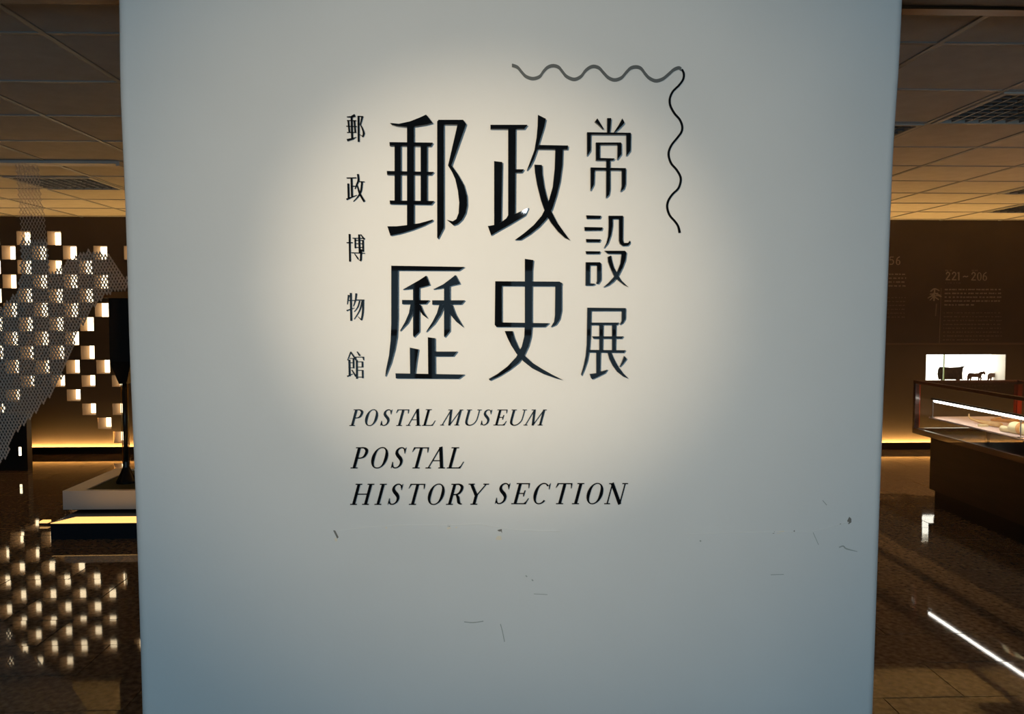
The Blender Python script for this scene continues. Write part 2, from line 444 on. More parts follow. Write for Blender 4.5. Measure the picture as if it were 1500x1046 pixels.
def plate(name, polys, m, parent=None, thick=0.006, base=0.0, Y=COL_Y, fn=None):
    """flat cut-out shapes given in photo pixels, standing on the plane Y"""
    bm = bmesh.new(); t0 = thick; dz = min(3e-5, 0.0006/max(1, len(polys)))
    for k_, P in enumerate(polys):
        thick = t0 + k_*dz
        pts = [onY(x, y, Y) for x, y in P]
        ar = sum(a.x*b.z-b.x*a.z for a, b in zip(pts, pts[1:]+pts[:1]))
        if ar < 0: pts = pts[::-1]
        f = [bm.verts.new((p.x, Y-base-thick, p.z)) for p in pts]
        bk = [bm.verts.new((p.x, Y-base+0.0008, p.z)) for p in pts]
        try: bm.faces.new(f)
        except ValueError: continue
        for i in range(len(pts)):
            j = (i+1) % len(pts)
            bm.faces.new((f[j], f[i], bk[i], bk[j]))
    bm.normal_update()
    bmesh.ops.triangulate(bm, faces=[f for f in bm.faces if len(f.verts) > 4])
    me = bpy.data.meshes.new(name); bm.to_mesh(me); bm.free(); me.materials.append(m)
    # origin at the middle of the shape
    c = Vector((sum(v.co.x for v in me.vertices), sum(v.co.y for v in me.vertices), sum(v.co.z for v in me.vertices))) / len(me.vertices)
    for v in me.vertices: v.co -= c
    o = bpy.data.objects.new(name, me); C.objects.link(o); o.location = c
    if parent is not None: o.parent = parent; o.matrix_parent_inverse = Matrix.Translation(-parent.location)
    return o

def stroke(pts, ws):
    """variable-width pen stroke -> polygon"""
    if not hasattr(ws, '__len__'): ws = [ws]*len(pts)
    # densify with Catmull-Rom when more than two points
    if len(pts) > 2:
        P = [pts[0]] + list(pts) + [pts[-1]]; W = [ws[0]] + list(ws) + [ws[-1]]
        np_, nw = [], []
        for i in range(1, len(P)-2):
            for k in range(5):
                t = k/5
                q = []
                for d in (0, 1):
                    a, b, c, e = P[i-1][d], P[i][d], P[i+1][d], P[i+2][d]
                    q.append(0.5*((2*b)+(-a+c)*t+(2*a-5*b+4*c-e)*t*t+(-a+3*b-3*c+e)*t**3))
                np_.append(tuple(q)); nw.append(W[i]+(W[i+1]-W[i])*t)
        np_.append(tuple(pts[-1])); nw.append(ws[-1])
        pts, ws = np_, nw
    L, R = [], []
    for i, p in enumerate(pts):
        a = pts[max(0, i-1)]; b = pts[min(len(pts)-1, i+1)]
        dx, dy = b[0]-a[0], b[1]-a[1]; l = math.hypot(dx, dy) or 1
        nx, ny = -dy/l, dx/l
        L.append((p[0]+nx*ws[i]/2, p[1]+ny*ws[i]/2)); R.append((p[0]-nx*ws[i]/2, p[1]-ny*ws[i]/2))
    # as quads, to stay valid where the pen turns
    return [[L[i], L[i+1], R[i+1], R[i]] for i in range(len(pts)-1)]
def rect(x0, y0, x1, y1): return [(x0,y0),(x1,y0),(x1,y1),(x0,y1)]
def zoomed(polys, ox, oy, s): return [[(ox+x/s, oy+y/s) for x, y in P] for P in polys]

you = [[(62,112),(130,118),(215,100),(290,70),(338,48),(388,112),(340,125),(260,138),(180,142),(110,135),(75,125)],
 rect(192,130,244,897), [(58,258),(388,262),(372,290),(60,286)], [(38,478),(395,485),(375,508),(40,506)], [(60,703),(398,707),(375,735),(62,730)],
 rect(97,270,144,715), rect(296,270,344,715),
 [(42,900),(110,900),(200,890),(290,876),(340,862),(388,848),(385,860),(320,893),(230,928),(140,955),(65,970)],
 [(422,100),(435,88),(472,88),(472,910),(428,995),(422,985)], [(430,88),(620,88),(642,120),(640,125),(472,124),(430,124)],
 [(578,120),(642,120),(530,435),(532,438),(518,455),(505,436)],
 [(505,436),(530,434),(580,505),(625,585),(648,670),(650,740),(638,800),(610,850),(575,882),(545,892),(495,850),(540,862),(568,845),(585,800),(590,720),(580,630),(560,540),(535,485)]]
zheng = [[(70,126),(352,126),(328,158),(70,158)], [(205,155),(262,155),(258,800),(205,830)], [(258,465),(325,465),(308,490),(258,490)],
 [(98,403),(160,410),(152,865),(98,895)], [(50,898),(100,890),(150,870),(190,840),(205,815),(260,805),(360,758),(335,815),(215,888),(130,935),(75,968)],
 [(432,50),(492,80),(480,140),(455,220),(425,320),(400,390),(375,440),(348,472),(375,400),(405,320),(422,220),(430,130)],
 [(440,280),(662,284),(658,314),(430,312)],
 [(565,310),(622,312),(618,430),(600,560),(575,660),(540,770),(495,845),(440,905),(370,960),(300,1003),(258,1003),(330,950),(400,890),(460,820),(510,720),(545,600),(560,460)],
 [(405,430),(462,432),(465,500),(480,600),(505,700),(535,790),(580,875),(630,945),(675,1005),(640,990),(585,940),(530,870),(490,800),(455,700),(425,580),(410,490)]]
li = [[(103,80),(690,90),(645,120),(155,118),(103,100)], [(103,85),(155,100),(155,500),(148,650),(130,750),(100,860),(55,970),(60,920),(85,800),(98,680),(103,550)],
 [(195,272),(260,235),(330,195),(383,160),(412,235),(340,255),(270,265)], [(278,255),(328,250),(328,610),(285,655),(278,640)], [(190,355),(408,358),(380,388),(190,388)],
 [(258,388),(285,388),(270,470),(235,540),(172,605),(215,530),(245,460)], [(325,388),(340,400),(360,450),(395,505),(355,475),(325,430)],
 [(440,270),(520,230),(580,185),(618,155),(655,225),(590,240),(500,262)], [(527,250),(573,245),(573,605),(532,655),(527,645)], [(432,358),(692,358),(665,390),(432,392)],
 [(490,390),(530,395),(500,470),(450,545),(382,612),(435,530),(470,460)], [(572,390),(592,395),(620,470),(682,575),(625,530),(575,470)],
 [(397,655),(452,662),(455,955),(400,955)], [(450,770),(632,770),(600,808),(450,808)], [(252,738),(320,752),(305,850),(292,955),(255,955)], [(137,945),(690,955),(645,988),(140,985)]]
shi = [[(112,205),(165,205),(165,570),(120,570),(108,555)], [(112,205),(630,208),(650,225),(640,245),(112,242)], [(115,535),(545,542),(510,572),(120,572)],
 [(595,225),(645,215),(645,440),(630,510),(600,555),(560,572),(585,530),(592,480)],
 [(350,25),(418,35),(410,120),(408,400),(408,560),(400,650),(380,725),(345,800),(300,860),(230,915),(150,965),(70,1003),(60,990),(130,950),(210,890),(280,815),(325,730),(345,650),(350,540)],
 [(188,605),(250,605),(265,660),(300,740),(350,805),(410,860),(490,910),(570,955),(655,998),(600,985),(500,950),(410,905),(340,850),(285,790),(240,720),(210,660)]]
chang = [[(160,112),(188,75),(262,195),(250,195),(200,145)], [(300,72),(345,72),(338,160),(330,235),(300,235)], [(470,75),(495,125),(440,185),(385,232),(380,225),(430,150)],
 [(72,232),(565,238),(562,260),(72,258)], [(72,235),(115,240),(112,440),(72,497)], [(517,240),(567,240),(563,440),(518,497)],
 [(172,350),(215,350),(215,540),(172,548)], [(172,348),(455,348),(460,372),(172,374)], [(418,355),(460,355),(460,480),(415,540),(416,500)], [(172,522),(385,528),(365,550),(172,550)],
 [(290,540),(332,540),(332,880),(320,940),(288,972)], [(112,630),(510,638),(508,662),(112,660)], [(112,635),(157,640),(150,820),(112,890)], [(465,640),(510,640),(507,820),(490,870),(452,900),(465,840)]]
she = [[(68,92),(250,98),(235,132),(75,132)], [(45,235),(268,240),(255,275),(50,278)], [(65,382),(245,385),(230,418),(70,418)], [(62,530),(240,532),(228,562),(68,562)],
 [(62,668),(112,668),(108,930),(120,945),(60,945)], [(62,665),(235,665),(248,685),(240,702),(62,702)], [(200,680),(248,680),(248,880),(215,930),(190,925),(200,890)], [(60,918),(160,925),(180,930),(150,948),(60,948)],
 [(342,100),(388,105),(388,220),(370,330),(335,430),(285,490),(315,430),(335,350),(342,240)], rect(342,98,515,135),
 [(468,100),(515,100),(512,390),(525,430),(580,428),(600,400),(603,430),(575,462),(510,465),(480,440),(468,400)],
 [(290,525),(540,525),(555,545),(550,562),(330,560),(310,545)],
 [(500,560),(557,545),(545,640),(510,730),(460,830),(400,900),(340,945),(280,968),(340,915),(400,850),(450,770),(485,680)],
 [(330,600),(368,582),(375,630),(400,720),(440,800),(490,880),(540,930),(582,968),(530,945),(460,890),(405,830),(360,730),(335,660)]]
zhan = [[(165,90),(632,95),(632,130),(165,130)], [(165,90),(212,95),(205,400),(192,590),(165,740),(130,840),(95,920),(90,905),(120,800),(145,680),(158,540)],
 [(587,100),(632,98),(630,225),(600,275),(565,298),(585,250)], [(210,272),(550,272),(530,300),(205,302)], [(312,300),(358,300),(350,620),(312,620)], [(468,300),(515,300),(508,620),(468,620)],
 [(222,440),(605,440),(585,468),(240,468)], [(190,605),(630,610),(610,640),(180,635)], [(275,630),(325,630),(320,880),(275,905)],
 [(195,900),(275,890),(340,868),(412,848),(380,890),(300,930),(225,965),(210,950)],
 [(412,635),(455,640),(490,720),(540,810),(600,890),(665,955),(600,930),(530,875),(475,800),(435,720)], [(615,680),(645,715),(600,775),(560,815),(590,750)]]
BIG = [('郵', you, 560,160,5.229, 'large raised black character 郵 of the four-character title, left of 政'),
       ('政', zheng, 705,160,5.229, 'large raised black character 政 of the four-character title, right of 郵'),
       ('歷', li, 555,375,5.507, 'large raised black character 歷 with blue reflections, below 郵'),
       ('史', shi, 705,375,5.507, 'large raised black character 史 below 政'),
       ('常', chang, 850,165,7.753, 'mid-sized raised black character 常 topping the column beside the big title'),
       ('設', she, 850,305,8.365, 'mid-sized raised black character 設 between 常 and 展'),
       ('展', zhan, 840,440,8.368, 'mid-sized raised black character 展 ending the column under 設')]
for ch, polys, ox, oy, s, lab in BIG:
    tag(plate('raised_character', zoomed(polys, ox, oy, s), M['acrylic'], thick=0.009), lab, 'character', 'raised title characters')

def st(*a):
    out = []
    for pts, ws in a: out += stroke(pts, ws)
    return out
sm_you = [[(140,195),(250,185),(340,130),(370,200),(250,222),(150,215)], [(140,770),(300,740),(390,715),(300,780),(160,825)]] + st(
  ([(265,210),(280,755)],46), ([(180,300),(210,605)],38), ([(335,300),(360,605)],38), ([(150,295),(385,300)],18), ([(130,440),(400,450)],18), ([(150,600),(385,600)],18),
  ([(440,180),(446,840)],44), ([(430,188),(560,195)],20), ([(540,190),(490,405)],[44,24]), ([(490,400),(540,500),(575,620),(550,710)],[22,34,46,30]), ([(555,710),(470,650)],[26,8]))
sm_zheng = st(([(140,280),(385,275)],24), ([(262,285),(275,755)],46), ([(180,420),(190,800)],44), ([(290,490),(370,490)],22), ([(135,825),(400,715)],[40,10]),
  ([(425,180),(440,330),(395,450),(350,560)],[44,46,30,10]), ([(440,370),(595,378)],20), ([(530,380),(505,600),(430,750),(310,880)],[44,40,26,8]), ([(405,450),(470,670),(590,880)],[22,44,54]))
sm_bo = st(([(212,140),(225,840)],42), ([(140,360),(290,360)],24), ([(290,245),(600,250)],20), ([(355,250),(360,500)],32), ([(455,150),(470,630)],42), ([(555,290),(560,590)],38),
  ([(340,300),(570,300)],18), ([(350,385),(565,385)],16), ([(350,480),(565,480)],16), ([(495,150),(590,275)],[22,38]), ([(260,615),(600,630)],20), ([(510,530),(500,810)],42), ([(505,825),(430,785)],[26,10]), ([(340,640),(430,770)],[16,34]))
sm_wu = st(([(190,210),(155,450)],[38,10]), ([(170,350),(330,350)],20), ([(243,160),(255,870)],44), ([(140,610),(335,540)],[30,8]), ([(382,170),(365,330),(310,500)],[42,32,8]),
  ([(380,340),(585,340)],24), ([(560,335),(550,650),(515,850)],[42,42,34]), ([(520,850),(425,760)],[30,8]), ([(470,360),(420,520),(330,640)],[28,22,8]), ([(535,360),(470,600),(330,830)],[28,24,8]))
sm_guan = st(([(245,180),(160,395)],[26,12]), ([(240,180),(380,385)],[26,42]), ([(210,345),(320,345)],16), ([(310,350),(315,600)],36), ([(220,455),(310,455)],14), ([(220,585),(310,585)],14),
  ([(205,380),(215,800)],42), ([(155,805),(295,740)],[34,8]), ([(270,640),(375,805)],[20,40]), ([(405,175),(475,275)],[20,42]), ([(360,312),(580,312)],18), ([(365,310),(368,400)],[30,14]),
  ([(560,310),(575,395)],[40,14]), ([(395,390),(400,865)],40), ([(400,432),(550,432)],16), ([(540,430),(543,568)],36), ([(400,567),(550,567)],16), ([(400,650),(550,650)],16), ([(545,645),(550,850)],36), ([(400,822),(550,822)],16))
for ch, polys, oy, wh_ in (('郵', sm_you,160,'topmost in'), ('政', sm_zheng,245,'second from the top in'), ('博', sm_bo,335,'at the middle of'), ('物', sm_wu,420,'second from the bottom in'), ('館', sm_guan,505,'lowest in')):
    tag(plate('small_raised_character', zoomed(polys, 500, oy, 17.43), M['acrylic'], thick=0.004),
        'small raised black character %s, %s the narrow column beside the big title' % (ch, wh_), 'character', 'small title characters')

# ---- italic roman lettering, drawn with a broad pen
TH, TN = 0.135, 0.048
def ser(x, y, w=0.27): return rect(x-w/2, y-0.02, x+w/2, y+0.022)
def vstem(x, y0=0.0, y1=1.0, w=TH): return [rect(x-w/2, y0, x+w/2, y1)]
def ell(cx, cy, rx, ry, thick, thin, tilt=0.35, n=28, a0=0, a1=2*math.pi):
    out = []; prev = None
    for k in range(n+1):
        t = a0+(a1-a0)*k/n
        w = thin + (thick-thin)*abs(math.cos(t-tilt*0))**1.6
        o = (cx+rx*math.cos(t), cy+ry*math.sin(t)); i = (cx+(rx-w)*math.cos(t), cy+(ry-thin*1.0)*math.sin(t))
        if prev: out.append([prev[0], o, i, prev[1]])
        prev = (o, i)
    return out
def gS():
    p = st(([(.21,.80),(.15,.93),(.03,.985),(-.09,.95),(-.165,.85),(-.155,.72),(-.06,.60),(.07,.48),(.165,.34),(.165,.17),(.08,.05),(-.04,.005),(-.14,.04),(-.22,.16)],
            [.05,.05,.045,.07,.105,.13,.145,.145,.13,.10,.06,.045,.05,.05]))
    return p + [[(.17,.90),(.235,1.0),(.245,.70),(.215,.72)], [(-.17,.10),(-.245,-.01),(-.255,.30),(-.225,.28)]]
def gT():
    return vstem(0) + [ser(0,0,.34), rect(-.36,.955,.36,1.0), [(-.36,1.0),(-.30,1.0),(-.30,.93),(-.385,.77),(-.39,.80)], [(.36,1.0),(.30,1.0),(.30,.95),(.355,.74),(.375,.77)]]
def gI(): return vstem(0) + [ser(0,0,.33), ser(0,.98,.33)]
def gH(): return vstem(-.29) + vstem(.29) + [ser(-.29,0,.32), ser(.29,0,.32), ser(-.29,.98,.32), ser(.29,.98,.32), rect(-.29,.475,.29,.52)]
def gP(leg=False):
    p = vstem(0) + [ser(0,0,.33), ser(-.03,.98,.27)]
    p += st(([(0,.978),(.22,.975),(.37,.88),(.40,.74),(.345,.57),(.22,.49),(.03,.475)],[.045,.06,.12,.135,.11,.055,.045]))
    if leg: p += st(([(.20,.50),(.33,.33),(.42,.12),(.52,.03),(.60,.02)],[.05,.13,.13,.06,.03]))
    return p
def gO(rx=.40): return ell(0,.495,rx,.52,.15,.045)
def gC():
    p = ell(0,.495,.37,.52,.15,.05, a0=math.radians(48), a1=math.radians(318), n=24)
    return p + [[(.26,.90),(.315,1.0),(.33,.70),(.30,.71)]]
def gA(l=-.31, r=.31, ap=.02):
    return st(([(l,0),(ap-.02,.98)],.05), ([(r,0),(ap,1.02)],.15)) + [ser(l,0,.26), ser(r,0,.32), rect(l*.55+ap*.45, .335, r*.62, .375)]
def gL():
    return vstem(0) + [ser(0,0,.30), ser(0,.98,.36), rect(0,-.02,.50,.025), [(.36,-.02),(.50,-.02),(.60,.30),(.565,.30),(.49,.10)]]
def gE():
    return vstem(0) + [ser(-.06,0,.24), ser(-.06,.98,.24), rect(0,.955,.46,1.0), rect(0,-.02,.52,.025), rect(0,.48,.32,.52),
        [(.46,1.0),(.40,1.0),(.40,.96),(.455,.75),(.475,.77)], [(.36,-.02),(.52,-.02),(.60,.26),(.57,.26),(.50,.10)], [(.29,.36),(.33,.36),(.34,.65),(.30,.65),(.275,.50)]]
def gY(): return vstem(0,0,.47) + st(([(-.37,.98),(0,.43)],.13), ([(.34,.98),(0.02,.43)],.05)) + [ser(0,0,.33), ser(-.37,.98,.30), ser(.34,.98,.27)]
def gN(w=.60): return st(([(0,0),(0,1)],.05), ([(w,-.02),(w,1)],.05), ([(-.02,1.0),(w,-.02)],.145)) + [ser(0,0,.27), ser(w,.98,.27), rect(-.16,.957,.02,1.0)]
def gM(a, v, r): return st(([(0,0),(a,1)],.05), ([(a,1.0),(v,-.02)],.13), ([(v,-.02),(r,1)],.045), ([(r,0),(r,1)],.13)) + [ser(0,0,.24), ser(r,0,.30), rect(a-.18,.957,a,1.0), rect(r-.02,.957,r+.16,1.0)]
def gU(w=.66):
    return st(([(0,1),(0,.30),(.06,.10),(.20,.0),(.36,.0),(.52,.09),(w-.03,.28),(w,.5),(w,1)],[TH,TH,.12,.07,.05,.048,.05,.05,.05])) + [ser(0,.98,.32), ser(w,.98,.26)]
SH = 0.27
def letter(ch, polys, x, base, cap, line, extra=''):
    P = [[(x + cap*(u + SH*v), base - cap*v) for u, v in p] for p in polys]
    tag(plate('raised_letter', P, M['acrylic'], thick=0.0035), 'raised black italic letter %s%s in the %s' % (ch, extra, line), 'letter', 'italic title letters')
c1, b1 = 23.5, 623.2
L1 = 'small line reading POSTAL MUSEUM'
def mid(px, cap): return px - SH*0.5*cap
letter('P', gP(), 515.9, b1, c1, L1)
letter('O', gO(.375), mid(544.3,c1), b1, c1, L1)
letter('S', gS(), mid(566,c1), b1, c1, L1, ' before TAL')
letter('T', gT(), 584.6, b1, c1, L1)
letter('A', gA(-.31,.31,.0), 605.2, b1-.2, c1, L1)
letter('L', gL(), 621.8, b1-.2, c1, L1)
c1b, b1b = 22.6, 622.5
letter('M', gM(.33,.48,.95), 647.4, b1b, c1b, L1, ' opening MUSEUM')
letter('U', gU(.66), 681.4, b1b, c1b, L1, ' after the first M')
letter('S', gS(), mid(712.3,c1b), b1b, c1b, L1, ' before EUM')
letter('E', gE(), 726.7, b1b, c1b, L1)
letter('U', gU(.68), 747.0, b1b, c1b, L1, ' before the last M')
letter('M', gM(.33,.48,.95), 769.4, b1b, c1b, L1, ' closing MUSEUM')
c2, b2 = 30.2, 685.3
L2 = 'larger line reading POSTAL alone'
letter('P', gP(), 518.7, b2, c2, L2)
letter('O', gO(.385), mid(556.3,c2), b2, c2, L2)
letter('S', gS(), mid(584.2,c2), b2, c2, L2)
letter('T', gT(), 609.4, b2, c2, L2)
letter('A', gA(-.325,.325,.01), 637.0, b2, c2, L2)
letter('L', gL(), 658.9, b2, c2, L2)
c3, b3 = 30.0, 738.6
L3 = 'bottom line reading HISTORY SECTION'
letter('H', gH(), mid(530.8,c3), b3, c3, L3)
letter('I', gI(), mid(557.7,c3), b3, c3, L3, ' of HISTORY')
letter('S', gS(), mid(579.5,c3), b3, c3, L3, ' of HISTORY')
letter('T', gT(), mid(608.2,c3), b3, c3, L3, ' of HISTORY')
letter('O', gO(.385), mid(639,c3), b3, c3, L3, ' of HISTORY')
letter('R', gP(True), mid(662.3,c3), b3, c3, L3)
letter('Y', gY(), 694.0, b3-.2, c3, L3)
b4 = 737.6
letter('S', gS(), mid(736.2,c3), b4, c3, L3, ' opening SECTION')
letter('E', gE(), mid(758.3,c3), b4, c3, L3)
letter('C', gC(), mid(793.0,c3), b4, c3, L3)
letter('T', gT(), mid(823.5,c3), b4, c3, L3, ' of SECTION')
letter('I', gI(), mid(846.8,c3), b4, c3, L3, ' of SECTION')
letter('O', gO(.385), mid(871.2,c3), b4, c3, L3, ' of SECTION')
letter('N', gN(.62), 889.0, b4, c3, L3)

# ---- wavy stamp-edge line
wh = [(55,88),(100,105),(135,145),(170,180),(225,197),(280,180),(310,140),(345,105),(390,92),(435,105),(465,140),(500,180),(560,203),(615,180),(650,135),(690,105),(725,98),(765,112),(800,150),(840,190),(890,208),(945,190),(985,145),(1020,112),(1065,102),(1105,115),(1140,160),(1175,195),(1225,215),(1280,200),(1330,160),(1370,125),(1410,110),(1432,122)]
wh = [(740+x/5.556, 80+y/5.556) for x, y in wh]
wv = [(158,48),(170,75),(165,110),(140,145),(105,180),(88,215),(85,245),(92,275),(115,315),(145,350),(160,390),(155,425),(130,460),(98,500),(80,540),(80,575),(95,615),(125,650),(148,690),(150,725),(135,765),(100,800),(75,840),(70,880),(85,925),(115,960),(135,990),(145,1030)]
wv = [(960+x/4.1, 90+y/4.1) for x, y in wv]
cw = onY(990, 110, COL_Y)
wave = thing('wavy_line', (cw.x, COL_Y, cw.z), 'thin wavy stamp-edge line turning a corner above the title', 'line')
def sweep(pts, v):
    q = stroke(pts, 2.0); out = []
    for P in q:
        ys = [p[1] for p in P]
        out.append([(x, y - v) for x, y in P]); out.append([(x, y + v) for x, y in P])
        a, b = ((P[0][0]+P[3][0])/2, (P[0][1]+P[3][1])/2), ((P[1][0]+P[2][0])/2, (P[1][1]+P[2][1])/2)
        out.append([(a[0], a[1]-v), (b[0], b[1]-v), (b[0], b[1]+v), (a[0], a[1]+v)])
    return out
plate('top_ribbon', sweep(wh, 1.5), M['grey_acrylic'], wave, thick=0.002)['label'] = 'grey horizontal run of waves'
plate('side_ribbon', stroke(wv, [2.6] + [3.0]*(len(wv)-2) + [3.4]), M['acrylic'], wave, thick=0.0025)['label'] = 'black vertical run of waves'

# ---- wear on the text wall
def crack(pts, w, m, name, th=0.0005): return plate(name, stroke(pts, w), m, wc, thick=th)
crack([(495,778),(520,775),(565,771),(600,770),(650,770),(700,769),(722,772),(760,777),(820,779)], [1.2,1.6,1.5,1.4,1.6,1.6,1.3,1.2,.8], M['ridge'], 'paint_ridge', 0.0009)
crack([(1000,783),(1030,782),(1075,781),(1130,780),(1165,780),(1190,779),(1220,772),(1243,765)], [.8,1.4,1.5,1.8,1.8,1.8,1.8,1.4], M['ridge'], 'paint_ridge', 0.0009)
for P in ([(488,777),(491,777),(496,787),(494,789)], [(655,769),(661,769),(659,771.5),(655,771)], [(728.5,777),(730,776),(735,775),(735.5,781),(734,778.5),(731,778.5)],
          [(1241,763),(1244,757),(1247,760),(1247,765),(1243,768)], [(1132,779.5),(1135,778.5),(1135,781),(1132,782)], [(1162,778),(1164,776.5),(1164,779.5)], [(1230,767.5),(1232,767),(1231,769.5)]):
    plate('paint_chip', [P], M['chip_dark'], wc, thick=0.0006)
for P in ([(490,788),(494,789),(494,793),(491,793)], [(726,789),(729,785),(734,785),(735,791),(728,791)], [(654,773),(659,772),(661,774),(656,775.5)], [(666,772),(670,771.5),(669,774)], [(564,771),(567,771),(567,775),(565,774)], [(1138,779),(1148,777.5),(1150,780.5),(1138,782)]):
    plate('bare_patch', [P], M['chip_pale'], wc, thick=0.0005)
for pts, wd in (([(680,911),(693,912),(708,910)],1.3), ([(733,914),(736,925),(739,940)],1.2), ([(1229,802),(1235,800),(1240,804),(1256,808)],[1.6,2,2,.6]), ([(1191,780),(1199,798)],.8), ([(1129,842),(1148,841.5)],.9), ([(1025,792),(1027,793)],2), ([(770,843),(772,845)],1.6), ([(779,849),(781,851)],1.8), ([(782,870),(802,871)],.8), ([(1205,733),(1211,740)],1.0)):
    crack(pts, wd, M['scuff'], 'scuff', 0.0003)

# ---- ceiling spotlights in the lobby that light the title
def spot_lamp(x, y, tgt, lab, beams, m='rail'):
    sp = thing('spotlight', (x, y, CEIL), lab, 'spotlight')
    MB().box((x-.05, y-.05, CEIL-0.02), (x+.05, y+.05, CEIL-0.004)).build('mount', M[m], sp)
    MB().tube([(x,y,CEIL-0.02), (x,y,CEIL-0.10)], 0.012).build('stem', M[m], sp)
    o = Vector((x, y, CEIL-0.12)); dd = (Vector(tgt)-o).normalized()
    MB().tube([o-dd*0.13, o-dd*0.02, o-dd*0.005], [0.035, 0.045, 0.047], 16).build('head', M[m], sp)
    for nm, e, col, ang, bl in beams:
        light(nm, 'SPOT', o+dd*0.01, e, col, tgt, spot_size=math.radians(ang), spot_blend=bl, shadow_soft_size=0.02)
SPOT_COL = (1.0, 0.80, 0.54)
spot_lamp(-1.4, -2.4, onY(725, 420, COL_Y), 'white ceiling spotlight near the entrance aimed at the title',
          [('title_spot_beam_offscreen', 430.0, SPOT_COL, 14.5, 1.0), ('title_spot_spill_offscreen', 255.0, SPOT_COL, 30, 1.0)])
spot_lamp(0.34, -3.0, (0.1, 1.9, 1.2), 'white ceiling spotlight right above the entrance glazing',
          [('entrance_spot_offscreen', 14.0, (0.85, 0.95, 1.0), 60, 1.0)])
def downlight(x, y, lab, e, col, ang=150):
    t = thing('downlight', (x, y, CEIL), lab, 'downlight')
    MB().lathe([(0.055, CEIL-0.012), (0.055, CEIL-0.001), (0.04, CEIL+0.002)], 20, (x, y)).build('ring', M['rail'], t)
    MB().lathe([(0.036, CEIL-0.0135), (0.036, CEIL-0.011)], 20, (x, y)).build('lens', M['rail'], t)
    light('hall_downlight_offscreen', 'SPOT', (x, y, CEIL-0.02), e, col, (x, y, 0), spot_size=math.radians(ang), spot_blend=0.6, shadow_soft_size=0.03)
WARM = (1.0, 0.60, 0.28)
downlight(4.95, 5.5, 'small warm round downlight beyond the display case', 260.0, WARM)

# ================================================================== LEFT SIDE
# pale rail on the ceiling and the draped net
ra = onZ(0, 236, CEIL); rb = onZ(176.5, 236.5, CEIL)
ry = (ra.y+rb.y)/2
rl = thing('ceiling_rail', (rb.x-1, ry, CEIL), 'pale straight rail on the ceiling that the net hangs from', 'rail')
MB().box((X0+0.5, ry-0.055, CEIL-0.022), (rb.x, ry+0.055, CEIL-0.005)).build('track', M['rail'], rl, bevel=0.004)
MB().box((rb.x-0.012, ry-0.05, CEIL-0.035), (rb.x+0.01, ry+0.05, CEIL-0.005)).build('end_stop', M['rail'], rl, bevel=0.004)
for x in (-5.0, -4.2, -3.4, -2.6): MB().box((x, ry-0.02, CEIL-0.008), (x+0.03, ry+0.02, CEIL)).build('bracket', M['tbar'], rl)

net_out = [(22,236),(27,300),(30,350),(30,400),(24,428),(6,446),(-20,455),(-110,470),(-110,760),(-40,735),(0,684),(12,664),(18,640),(40,617),(62,594),(80,572),(92,550),(98,528),(106,510),(112,495),(120,478),(130,460),(142,446),(156,432),(170,427),(183,427),(191,421),(191,412),(180,400),(170,385),(160,374),(146,368),(130,366),(112,374),(98,382),(84,392),(74,400),(72,380),(70,345),(64,300),(56,236)]
def inside(x, y, P):
    c = False; j = len(P)-1
    for i in range(len(P)):
        if (P[i][1] > y) != (P[j][1] > y) and x < (P[j][0]-P[i][0])*(y-P[i][1])/(P[j][1]-P[i][1])+P[i][0]: c = not c
        j = i
    return c
def net_depth(x, y):
    t = max(0.0, min(1.0, (x-20)/165.0)); s = max(0.0, min(1.0, (y-240)/430.0))
    d = ry + 0.50*t*t*min(1, max(0, (y-300)/100)) - 0.28*s*s*(1-t) + 0.018*math.sin(x*0.055+y*0.02)*min(1, max(0, (y-260)/80))
    return d
nodes = {}
DX, DY = 4.8, 4.3
for r_ in range(0, 130):
    for c_ in range(-40, 50):
        x = c_*DX + (DX/2 if r_ % 2 else 0) - 6 + r_*0.35 - 10; y = 236 + r_*DY - c_*0.25
        if inside(x, y, net_out): nodes[(r_, c_)] = (x, y)
npos = {k: onY(x, y, net_depth(x, y)) for k, (x, y) in nodes.items()}
mb = MB()
for (r_, c_), p in npos.items():
    s = p.y/1250
    y_px = nodes[(r_, c_)][1]
    w_, h_ = 1.75*s, 2.8*s
    if y_px < 350: w_, h_ = 0.55*s, 1.6*s
    i = len(mb.v)
    lean = 0.5*s
    mb.v += [(p.x-lean, p.y, p.z+h_), (p.x+w_, p.y, p.z), (p.x, p.y-w_, p.z), (p.x-w_, p.y, p.z), (p.x, p.y+w_, p.z), (p.x+lean, p.y, p.z-h_)]
    mb.f += [(i+a_, i+b_, i+c2_) for a_, b_, c2_ in ((0,2,1),(0,3,2),(0,4,3),(0,1,4),(5,1,2),(5,2,3),(5,3,4),(5,4,1))]
    for dc in ((0, -1) if r_ % 2 == 0 else (0, 1)):
        q = npos.get((r_+1, c_+dc))
        if q is not None: mb.tube([p, q], (1.05 if y_px >= 350 else 0.40)*s, 3, cap=False)
hn = thing('hanging_net', (ra.x, ry, CEIL-0.02), 'pale draped net hanging from the ceiling rail and spilling over the black post', 'net')
tag(mb.build('mesh', M['net'], hn, recalc=False), kind='stuff')

